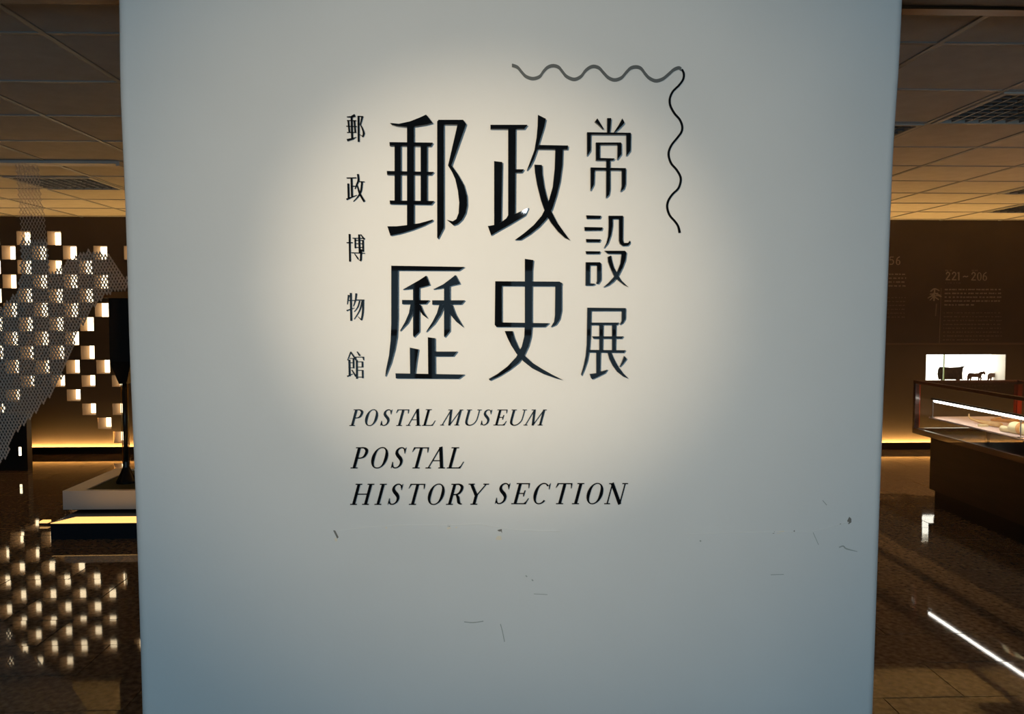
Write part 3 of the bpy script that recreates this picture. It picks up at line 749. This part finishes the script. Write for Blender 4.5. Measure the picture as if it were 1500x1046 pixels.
# low dark pedestal by the wall with a glowing slot added for a reflected bright spot
Yp = 7.6
pr = onY(40, 660, Yp); ptop = onY(20, 606, Yp).z
lp = thing('low_pedestal', (pr.x-0.6, Yp+0.2, 0), 'low dark glossy pedestal with a small glow added as a reflection below the net tip', 'pedestal')
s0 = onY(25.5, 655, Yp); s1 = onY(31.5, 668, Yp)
mb = MB(); wall_holes(mb, pr.x-1.3, pr.x, 0, ptop, Yp, [(s0.x, s1.x, s1.z, s0.z)])
mb.quad((pr.x,Yp,0),(pr.x,Yp+.08,0),(pr.x,Yp+.08,ptop),(pr.x,Yp,ptop)).quad((pr.x-1.3,Yp,0),(pr.x-1.3,Yp,ptop),(pr.x-1.3,Yp+.08,ptop),(pr.x-1.3,Yp+.08,0))
mb.quad((pr.x-1.3,Yp,ptop),(pr.x,Yp,ptop),(pr.x,Yp+.08,ptop),(pr.x-1.3,Yp+.08,ptop)).quad((pr.x-1.3,Yp+.08,0),(pr.x-1.3,Yp+.08,ptop),(pr.x,Yp+.08,ptop),(pr.x,Yp+.08,0))
mb.build('body', mat('satin_black_paint', (0.010, 0.008, 0.006), 0.45), lp, recalc=False)
MB().quad((s0.x,Yp+.02,s1.z),(s1.x,Yp+.02,s1.z),(s1.x,Yp+.02,s0.z),(s0.x,Yp+.02,s0.z)).build('reflection_glow', M['cell_glow'], lp, recalc=False)  # emissive quad puts the reflected bright spot in as glow

# platform with glowing edge, white plinth, black post
SY = onZ(120, 790, 0).y; SZ = onY(120, 766, SY).z
sx0 = onY(74, 766, SY).x; sx1 = sx0 + 1.15; gb = onZ(120, 757, SZ).y - SY
stg = thing('platform', ((sx0+sx1)/2, SY+0.5, 0), 'low blue-black platform with a glowing amber front edge under the white plinth', 'platform')
MB().box((sx0, SY, 0), (sx1, SY+1.25, SZ-0.003)).build('base', M['stage'], stg)
mb = MB().quad((sx0, SY, SZ), (sx1, SY, SZ), (sx1-gb*.5, SY+gb, SZ), (sx0+gb*.5, SY+gb, SZ))
mb.quad((sx0, SY, SZ-0.003), (sx1, SY, SZ-0.003), (sx1, SY, SZ), (sx0, SY, SZ))
mb.build('edge_light', M['stage_glow'], stg, recalc=False)
PY = onZ(130, 749, SZ).y
PZ = onY(130, 719, PY).z; pxl = onY(92, 730, PY).x
pb = onZ(180, 686, PZ).y; PX1 = pxl + 0.95
plh = thing('plinth', ((pxl+PX1)/2, (PY+pb)/2, SZ), 'low white square plinth with a sunken dark green top under the black post', 'plinth')
rim = 0.13
mb = MB()
mb.box((pxl, PY, SZ+0.012), (PX1, pb, PZ-0.012))
mb.box((pxl, PY, PZ-0.0121), (PX1, PY+rim*0.3, PZ)).box((pxl, pb-rim*0.5, PZ-0.0121), (PX1, pb, PZ)).box((pxl, PY+rim*0.3, PZ-0.0121), (pxl+rim, pb-rim*.5, PZ)).box((PX1-rim, PY+rim*.3, PZ-0.0121), (PX1, pb-rim*.5, PZ))
mb.build('body', M['plinth'], plh)
MB().box((pxl+0.04, PY+0.04, SZ-0.001), (PX1-0.04, pb-0.04, SZ+0.0125)).build('recessed_foot', M['black'], plh)
MB().box((pxl+rim, PY+rim*0.3, PZ-0.0118), (PX1-rim, pb-rim*0.5, PZ-0.006)).build('felt_top', M['green'], plh)
BY = onZ(178, 707, PZ-0.006).y
def bz(y): return onY(183, y, BY).z
bxc = onY(183, 600, BY).x; pxm = BY/1250
z_b = PZ-0.006
ps = thing('black_post', (bxc, BY, z_b), 'tall black post with brass rods and a wooden cap, standing on the white plinth', 'post')
MB().lathe([(14*pxm, z_b), (14*pxm, z_b+.012), (12*pxm, bz(700)), (8*pxm, bz(692)), (5*pxm, bz(684)), (4*pxm, bz(676))], 24, (bxc, BY)).build('foot', M['blackgloss'], ps, smooth=False)
MB().tube([(bxc, BY, bz(690)), (bxc, BY, bz(545))], 3.2*pxm, 14).build('shaft', M['blackgloss'], ps, smooth=True)
for sgn in (-1, 1):
    MB().tube([(bxc+sgn*4.6*pxm, BY, bz(680)), (bxc+sgn*4.6*pxm, BY, bz(556))], 0.8*pxm, 8).build('brass_rod', M['brass'], ps, smooth=True)
MB().frustum((bxc, BY, bz(562)), 5.5*pxm, 5.5*pxm, (bxc, BY, bz(530)), 15*pxm, 12*pxm).build('funnel', M['blackgloss'], ps)
MB().box((bxc-15*pxm, BY-12*pxm, bz(530)), (bxc+15*pxm, BY+12*pxm, bz(437))).build('case', M['blackgloss'], ps, bevel=0.004)
MB().frustum((bxc, BY, bz(437)), 21*pxm, 17*pxm, (bxc, BY, bz(428)), 28*pxm, 22*pxm).build('wooden_cap', M['cap'], ps, bevel=0.003)
# little floor lamp beside the platform
fp = onZ(65, 769, 0)
fl2 = thing('floor_lamp', (fp.x, fp.y, 0), 'tiny amber floor lamp beside the glowing platform edge', 'lamp')
MB().box((fp.x-0.035, fp.y, 0.0), (fp.x+0.04, fp.y+0.05, 0.012)).build('housing', M['black'], fl2)
MB().box((fp.x-0.03, fp.y-0.002, 0.012), (fp.x+0.022, fp.y+0.045, 0.024)).build('lens', M['stage_glow'], fl2)

# ================================================================== RIGHT SIDE
# printed texts on the far wall
def d2(x, y, h): return st(([(x-.22*h,y-.74*h),(x-.05*h,y-.98*h),(x+.18*h,y-.86*h),(x+.16*h,y-.62*h),(x-.24*h,y-.05*h)],.13*h), ([(x-.26*h,y-.06*h),(x+.28*h,y-.06*h)],.12*h))
def d1(x, y, h): return st(([(x,y),(x,y-h)],.14*h), ([(x-.16*h,y-.86*h),(x,y-.97*h)],.1*h))
def d0(x, y, h): return [[(a, b) for a, b in q] for q in ell(x, y-.49*h, .28*h, .51*h, .13*h, .09*h)]
def d6(x, y, h): return ell(x, y-.3*h, .27*h, .32*h, .13*h, .09*h) + st(([(x+.2*h,y-h),(x-.12*h,y-.75*h),(x-.21*h,y-.3*h)],.12*h))
def d5(x, y, h): return st(([(x+.24*h,y-.94*h),(x-.18*h,y-.94*h)],.11*h), ([(x-.18*h,y-.94*h),(x-.2*h,y-.55*h)],.11*h), ([(x-.2*h,y-.58*h),(x+.1*h,y-.6*h),(x+.24*h,y-.32*h),(x+.08*h,y-.06*h),(x-.24*h,y-.06*h)],.12*h))
wp = dict(parent=wf, thick=0.002, Y=WALL_Y)
H_ = 12.0
for fn, x, y in ((d2,1388.5,410.5),(d2,1397.5,410.6),(d1,1404.5,410.7),(d2,1426,410.9),(d0,1434.5,411),(d6,1442.5,411),(d2,1297,387.6),(d5,1306,387.8),(d6,1315.5,388)):
    plate('printed_digit', fn(x, y, H_), M['print'], **wp)
plate('printed_tilde', st(([(1410.5,406),(1413,404.6),(1415.5,405.6),(1418,404.4)],1.4)), M['print'], **wp)
qin = st(([(1363,427),(1369,423),(1376,426)],1.8), ([(1362,431),(1374,429.5)],1.5), ([(1369,423),(1368,430),(1359,437)],[2,2,1]), ([(1369,429),(1376,433),(1379,435)],[1.6,3,1.2]), ([(1364,434),(1374,433)],1.6), ([(1368.5,431),(1368,441)],2.2), ([(1367,435),(1362,440)],[1.6,1]), ([(1369,435),(1375,439)],[1.6,1.8]))
plate('printed_calligraphy', qin, M['print'], **wp)
plate('printed_rule', st(([(1378.6,422),(1375.8,503)],1.0)), M['print_dim'], **wp)
plate('printed_caption', st(([(1371.8,445),(1370.3,463)],1.6)), M['print_dim'], **wp)
def dashes(x0, x1, y, h, slope=0.0, big=True):
    out = []; x = x0
    while x < x1:
        w_ = random.uniform(2.0, 6.0) if big else random.uniform(1.5, 5.0)
        e = min(x+w_, x1)
        for k in range(int((e-x)/1.6)+1):
            a = x+k*1.6
            if a+1.1 <= e+.3: out.append(rect(a, y-h*random.uniform(.35,.5), a+1.15, y+h*random.uniform(.35,.5)))
        x = e + random.uniform(0.9, 2.4)
    return out
def block(x0, x1, y0, n, pitch, h, m, last=1.0, big=True, lean=-0.03):
    for k in range(n):
        y = y0+k*pitch; xs_ = x0+lean*k*pitch
        plate('printed_line', dashes(xs_, xs_+(x1-x0)*(last if k == n-1 else 1), y, h, 0, big), m, **wp)
block(1384, 1468, 424.2, 5, 5.6, 2.4, M['print'], 0.55)
block(1382.5, 1468, 458.3, 8, 5.65, 1.7, M['print_dim'], 0.8, False)
block(1302, 1327, 401.8, 4, 5.7, 2.2, M['print'])
block(1300, 1326, 436, 6, 5.7, 1.6, M['print_dim'], 1.0, False)
for x in (1384.5, 1423.5): plate('printed_caption', dashes(x, x+10, 396.3, 2.4), M['print_dim'], **wp)
plate('printed_caption', dashes(1384.5, 1408, 414.6, 1.3, 0, False), M['print_dim'], **wp)

# lit showcase niche with a model cart, a horse and its reflection as a shape
a, b, c, d = NV
vd = 0.25
vt = thing('lit_showcase', ((a+b)/2, WALL_Y+vd/2, c), 'brightly lit white showcase niche in the dark wall behind the display case', 'showcase')
lin = MB()
lin.quad((a,WALL_Y,c),(a,WALL_Y+vd,c),(a,WALL_Y+vd,d),(a,WALL_Y,d)).quad((b,WALL_Y,c),(b,WALL_Y,d),(b,WALL_Y+vd,d),(b,WALL_Y+vd,c))
lin.quad((a,WALL_Y,c),(b,WALL_Y,c),(b,WALL_Y+vd,c),(a,WALL_Y+vd,c)).quad((a,WALL_Y,d),(a,WALL_Y+vd,d),(b,WALL_Y+vd,d),(b,WALL_Y,d))
lin.build('lining', M['vit_glow'], vt, recalc=False)
MB().quad((a,WALL_Y+vd,c),(b,WALL_Y+vd,c),(b,WALL_Y+vd,d),(a,WALL_Y+vd,d)).build('back_panel', M['vit_back'], vt, recalc=False)
MB().box((a, WALL_Y+0.004, c), (b, WALL_Y+0.010, d)).build('glass_pane', M['glass'], vt)
MB().box((onY(1382.3,540,WALL_Y).x, WALL_Y+0.002, c), (onY(1383.8,540,WALL_Y).x, WALL_Y+0.012, d)).build('glass_joint', mat('glass_edge_green', (0.45, 0.75, 0.40), 0.2), vt)
MY = WALL_Y+0.12
def mp(x, y, dy=0.0): return onY(x, y, MY+dy)
zf = c
ct = thing('model_cart', (mp(1391,555).x, MY, zf), 'dark wooden model cart with a flared curved cover in the lit showcase', 'model')
# curved tilt cover: concave top profile extruded in depth
tp = [(1374.5,556),(1373,548),(1374,541),(1376.5,537.3),(1382,537.6),(1392,538.3),(1403,537.8),(1409,536.8),(1414.5,535.8),(1411,539),(1409.8,546),(1410,556)]
bm = bmesh.new()
fr_ = [bm.verts.new(mp(x, y, -0.05)) for x, y in tp]; bk_ = [bm.verts.new(mp(x, y, 0.05)) for x, y in tp]
bm.faces.new(fr_); bm.faces.new(bk_[::-1])
for i in range(len(tp)): bm.faces.new((fr_[(i+1) % len(tp)], fr_[i], bk_[i], bk_[(i+1) % len(tp)]))
bmesh.ops.recalc_face_normals(bm, faces=bm.faces)
me = bpy.data.meshes.new('cover'); bm.to_mesh(me); bm.free(); me.materials.append(M['cart']); link('cover', me, ct)
for dy in (-0.058, 0.058):
    for xx in (1381, 1403):
        cpt = mp(xx, 558, dy); rr = 0.045
        rr = max(0.02, min(rr, cpt.z - zf)) if cpt.z > zf else 0.03
        MB().tube([(cpt.x, MY+dy-0.004, zf+rr), (cpt.x, MY+dy+0.004, zf+rr)], rr, 20).build('wheel', M['cart'], ct)
MB().tube([mp(1409,556), mp(1420,553)], 0.004, 6).build('shaft', M['cart'], ct)
hp = [(1416.6,557),(1416.8,551),(1418,547.6),(1421,546.3),(1428,547.0),(1433,546.6),(1436.5,544.4),(1440,544.3),(1441.5,543.2),(1442.3,544.8),(1444,546),(1443.2,549),(1442.2,549.6),(1440.8,547.6),(1438.2,549.0),(1437.6,551.8),(1437.5,553.4),(1434,552.8),(1425,552.6),(1421.5,553),(1419.5,556)]
def horse(dx, dy, lab):
    base = mp(1429+dx, 556, dy)
    t = thing('model_horse', (base.x, MY+dy, zf), lab, 'model', 'model horses')
    bm = bmesh.new()
    for s_, th in ((1, 0.018),):
        F = [bm.verts.new(mp(x+dx, y, dy-th)) for x, y in hp]; B = [bm.verts.new(mp(x+dx, y, dy+th)) for x, y in hp]
        bm.faces.new(F); bm.faces.new(B[::-1])
        for i in range(len(hp)): bm.faces.new((F[(i+1) % len(hp)], F[i], B[i], B[(i+1) % len(hp)]))
    bmesh.ops.recalc_face_normals(bm, faces=bm.faces)
    me = bpy.data.meshes.new('body'); bm.to_mesh(me); bm.free(); me.materials.append(M['horse']); link('body', me, t)
    for x, yy in ((1418.5, -.010), (1422.0, .010), (1434.0, -.010), (1437.0, .010)):
        p0 = mp(x+dx, 552.5, dy+yy); p1 = mp(x+dx-.4, 556.5, dy+yy)
        MB().tube([p0, p1, (p1.x, p1.y, zf)], [.010, .0065, .008], 6).build('leg', M['horse'], t)
    return t
horse(0, 0, 'dark bronze model horse harnessed before the model cart')
horse(29.5, 0.07, 'dark horse shape added for the reflection of the first horse, at the far end of the lit showcase')  # solid copy stands in for the mirror image in the side reveal

# long glass display case on a dark cabinet
pl0 = onZ(1369, 742, 0)
EY = pl0.y                      # far end of the foot
kx = onY(1338, 558, EY+0.09).x  # left face of the glass box
gy1 = EY + 0.09
ztop = onY(1338, 557, gy1).z; zbot = onY(1336, 629, gy1).z
kx2 = kx + 0.78; gyn = EY - 2.35
bodyx = onY(1362, 690, EY+0.02).x; bodyb = onY(1362, 716, EY+0.02).z
dc = thing('display_case', ((kx+kx2)/2, (gy1+gyn)/2, 0), 'long glass-topped display case with red-brown wooden frame on a dark cabinet', 'display case')
MB().box((pl0.x, gyn+0.1, 0), (kx2-0.1, EY, bodyb+0.01)).build('foot', M['black'], dc)
MB().box((bodyx, gyn+0.05, bodyb), (kx2-0.06, EY+0.02, zbot-0.02)).build('cabinet', M['cabinet'], dc)
tw = 0.032
def frame_bar(a, b, nm='rail', m='wood'): return MB().box(a, b).build(nm, M[m], dc, bevel=0.003)
frame_bar((kx, gyn, zbot-0.025), (kx+tw, gy1, zbot+0.012), 'bottom_rail'); frame_bar((kx2-tw, gyn, zbot-0.025), (kx2, gy1, zbot+0.012), 'bottom_rail')
frame_bar((kx+tw, gy1-tw, zbot-0.025), (kx2-tw, gy1, zbot+0.012), 'bottom_rail'); frame_bar((kx+tw, gyn, zbot-0.025), (kx2-tw, gyn+tw, zbot+0.012), 'bottom_rail')
frame_bar((kx, gyn, ztop-0.022), (kx+tw, gy1, ztop), 'top_rail'); frame_bar((kx2-tw, gyn, ztop-0.022), (kx2, gy1, ztop), 'top_rail')
frame_bar((kx+tw, gy1-tw, ztop-0.022), (kx2-tw, gy1, ztop), 'top_rail'); frame_bar((kx+tw, gyn, ztop-0.022), (kx2-tw, gyn+tw, ztop), 'top_rail')
for x in (kx, kx2-tw):
    for y in (gyn, gy1-tw):
        p_ = frame_bar((x, y, zbot), (x+tw, y+tw, ztop-0.01), 'corner_post')
        MB().box((x+tw-0.001 if x == kx else x-0.006, y+0.004, zbot+0.02), (x+tw+0.007 if x == kx else x+0.001, y+tw-0.002, ztop-0.03)).build('red_lining', M['redlac'], p_)
        if x != kx: MB().box((x, y-0.006, zbot+0.02), (x+tw, y+0.001, ztop-0.03)).build('red_lining', M['redlac'], p_)
MB().box((kx+0.008, gyn+tw, zbot+0.01), (kx+0.014, gy1-tw, ztop-0.02)).build('glass_pane', M['glass'], dc)
MB().box((kx2-0.014, gyn+tw, zbot+0.01), (kx2-0.008, gy1-tw, ztop-0.02)).build('glass_pane', M['glass'], dc)
MB().box((kx+tw, gy1-0.014, zbot+0.01), (kx2-tw, gy1-0.008, ztop-0.02)).build('glass_pane', M['glass'], dc)
MB().box((kx+tw, gyn+tw, ztop-0.010), (kx2-tw, gy1-tw, ztop-0.004)).build('glass_lid', M['glass'], dc)
MB().box((kx+tw, gyn+tw, zbot-0.024), (kx2-tw, gy1-tw, zbot-0.012)).build('inner_floor', M['black'], dc)
tube_far = onY(1366, 587, EY-0.0)
zd = onY(1366, 611, EY).z
MB().box((kx+0.085, gyn+0.08, zd-0.012), (kx2-0.06, gy1-0.06, zd)).build('deck', M['deck'], dc, bevel=0.003)
for y in (gyn+0.4, EY-0.5): 
    for x in (kx+0.2, kx2-0.2): MB().box((x-.01, y-.01, zbot-0.012), (x+.01, y+.01, zd-0.011)).build('deck_support', M['alu'], dc)
lmp = thing('case_lamp', (tube_far.x, EY-1.0, zd), 'white tube lamp on thin stands inside the glass display case', 'lamp')
MB().tube([(tube_far.x, EY-0.03, tube_far.z), (tube_far.x, gyn+0.3, tube_far.z)], 0.0085, 10).build('tube', M['tube'], lmp, smooth=True)
MB().box((tube_far.x-0.014, gyn+0.28, tube_far.z+0.009), (tube_far.x+0.014, EY, tube_far.z+0.020)).build('shade', M['black'], lmp)
for y in (EY-0.008, EY-1.0, gyn+0.3):
    MB().tube([(tube_far.x, y, zd-0.001), (tube_far.x, y, tube_far.z+0.012)], 0.0035, 8).build('stand', M['alu'], lmp)
    MB().lathe([(0.016, zd-0.001), (0.016, zd+0.004), (0.006, zd+0.006)], 14, (tube_far.x, y)).build('stand_foot', M['alu'], lmp)

# exhibits on the deck
def dk(px, py): 
    p = onZ(px, py, zd); return p
e0 = dk(1428, 620); e1 = dk(1466, 627)
ex = thing('bamboo_scoop', (e0.x, e0.y, zd), 'slender tan bamboo implement with an upturned hooked tip, lying in the display case', 'exhibit')
v = (e1-e0)
MB().tube([e0 + Vector((-.03,.02,.062)), e0+Vector((-.032,.02,.045)), e0+Vector((-.02,.01,.028)), e0+Vector((.01,0,.018)), e0+v*.4+Vector((0,0,.016)), e0+v*.8+Vector((0,0,.018)), e1+Vector((0,0,.018))],
          [.004,.006,.008,.010,.014,.017,.016], 10).build('stem', M['bamboo'], ex, smooth=True)
pk = dk(1440, 625)
MB().box((pk.x-.03, pk.y-.012, zd-.0005), (pk.x+.03, pk.y+.012, zd+.016)).build('rest_block', M['ivory'], ex, bevel=0.002)
q0 = dk(1455, 616); q1 = dk(1489, 620)
ex2 = thing('wooden_tablet', ((q0.x+q1.x)/2, (q0.y+q1.y)/2, zd), 'flat orange wooden tablet lying behind the bamboo implement in the display case', 'exhibit')
dv = (q1-q0).normalized(); nv = Vector((-dv.y, dv.x, 0))
mb = MB(); i = 0
P4 = [q0-nv*.03, q1-nv*.03, q1+nv*.03, q0+nv*.03]
mb.v = [tuple(p+Vector((0,0,-.0005))) for p in P4] + [tuple(p+Vector((0,0,.022 if k in (1,2) else .014))) for k, p in enumerate(P4)]
mb.f = [(0,3,2,1),(4,5,6,7),(0,1,5,4),(1,2,6,5),(2,3,7,6),(3,0,4,7)]
mb.build('board', M['amber'], ex2, bevel=0.002)
MB().tube([q0+dv*.03-nv*.031+Vector((0,0,.02)), q0+dv*.03+nv*.031+Vector((0,0,.02))], .006, 8).build('binding_cord', M['bamboo'], ex2)
r0 = dk(1467, 632); r1 = dk(1483, 634.5); r2 = dk(1512, 640)
ex3 = thing('paper_roll', (r1.x, r1.y, zd), 'pale yellow paper roll with a thin projecting rod in the display case', 'exhibit')
MB().tube([r0+Vector((0,0,.019)), r1+Vector((0,0,.021))], .019, 14).build('rod', M['ivory'], ex3, smooth=True)
MB().tube([r1+Vector((0,0,.034)), r1+(r2-r1)*.12+Vector((0,0,.038)), r2+Vector((0,0,.038))], [.034,.038,.038], 18).build('roll', M['ivory'], ex3, smooth=True)
MB().tube([r1+(r2-r1)*.42+Vector((0,0,.038)), r1+(r2-r1)*.62+Vector((0,0,.038))], .0388, 18).build('band', M['amber'], ex3, smooth=True)
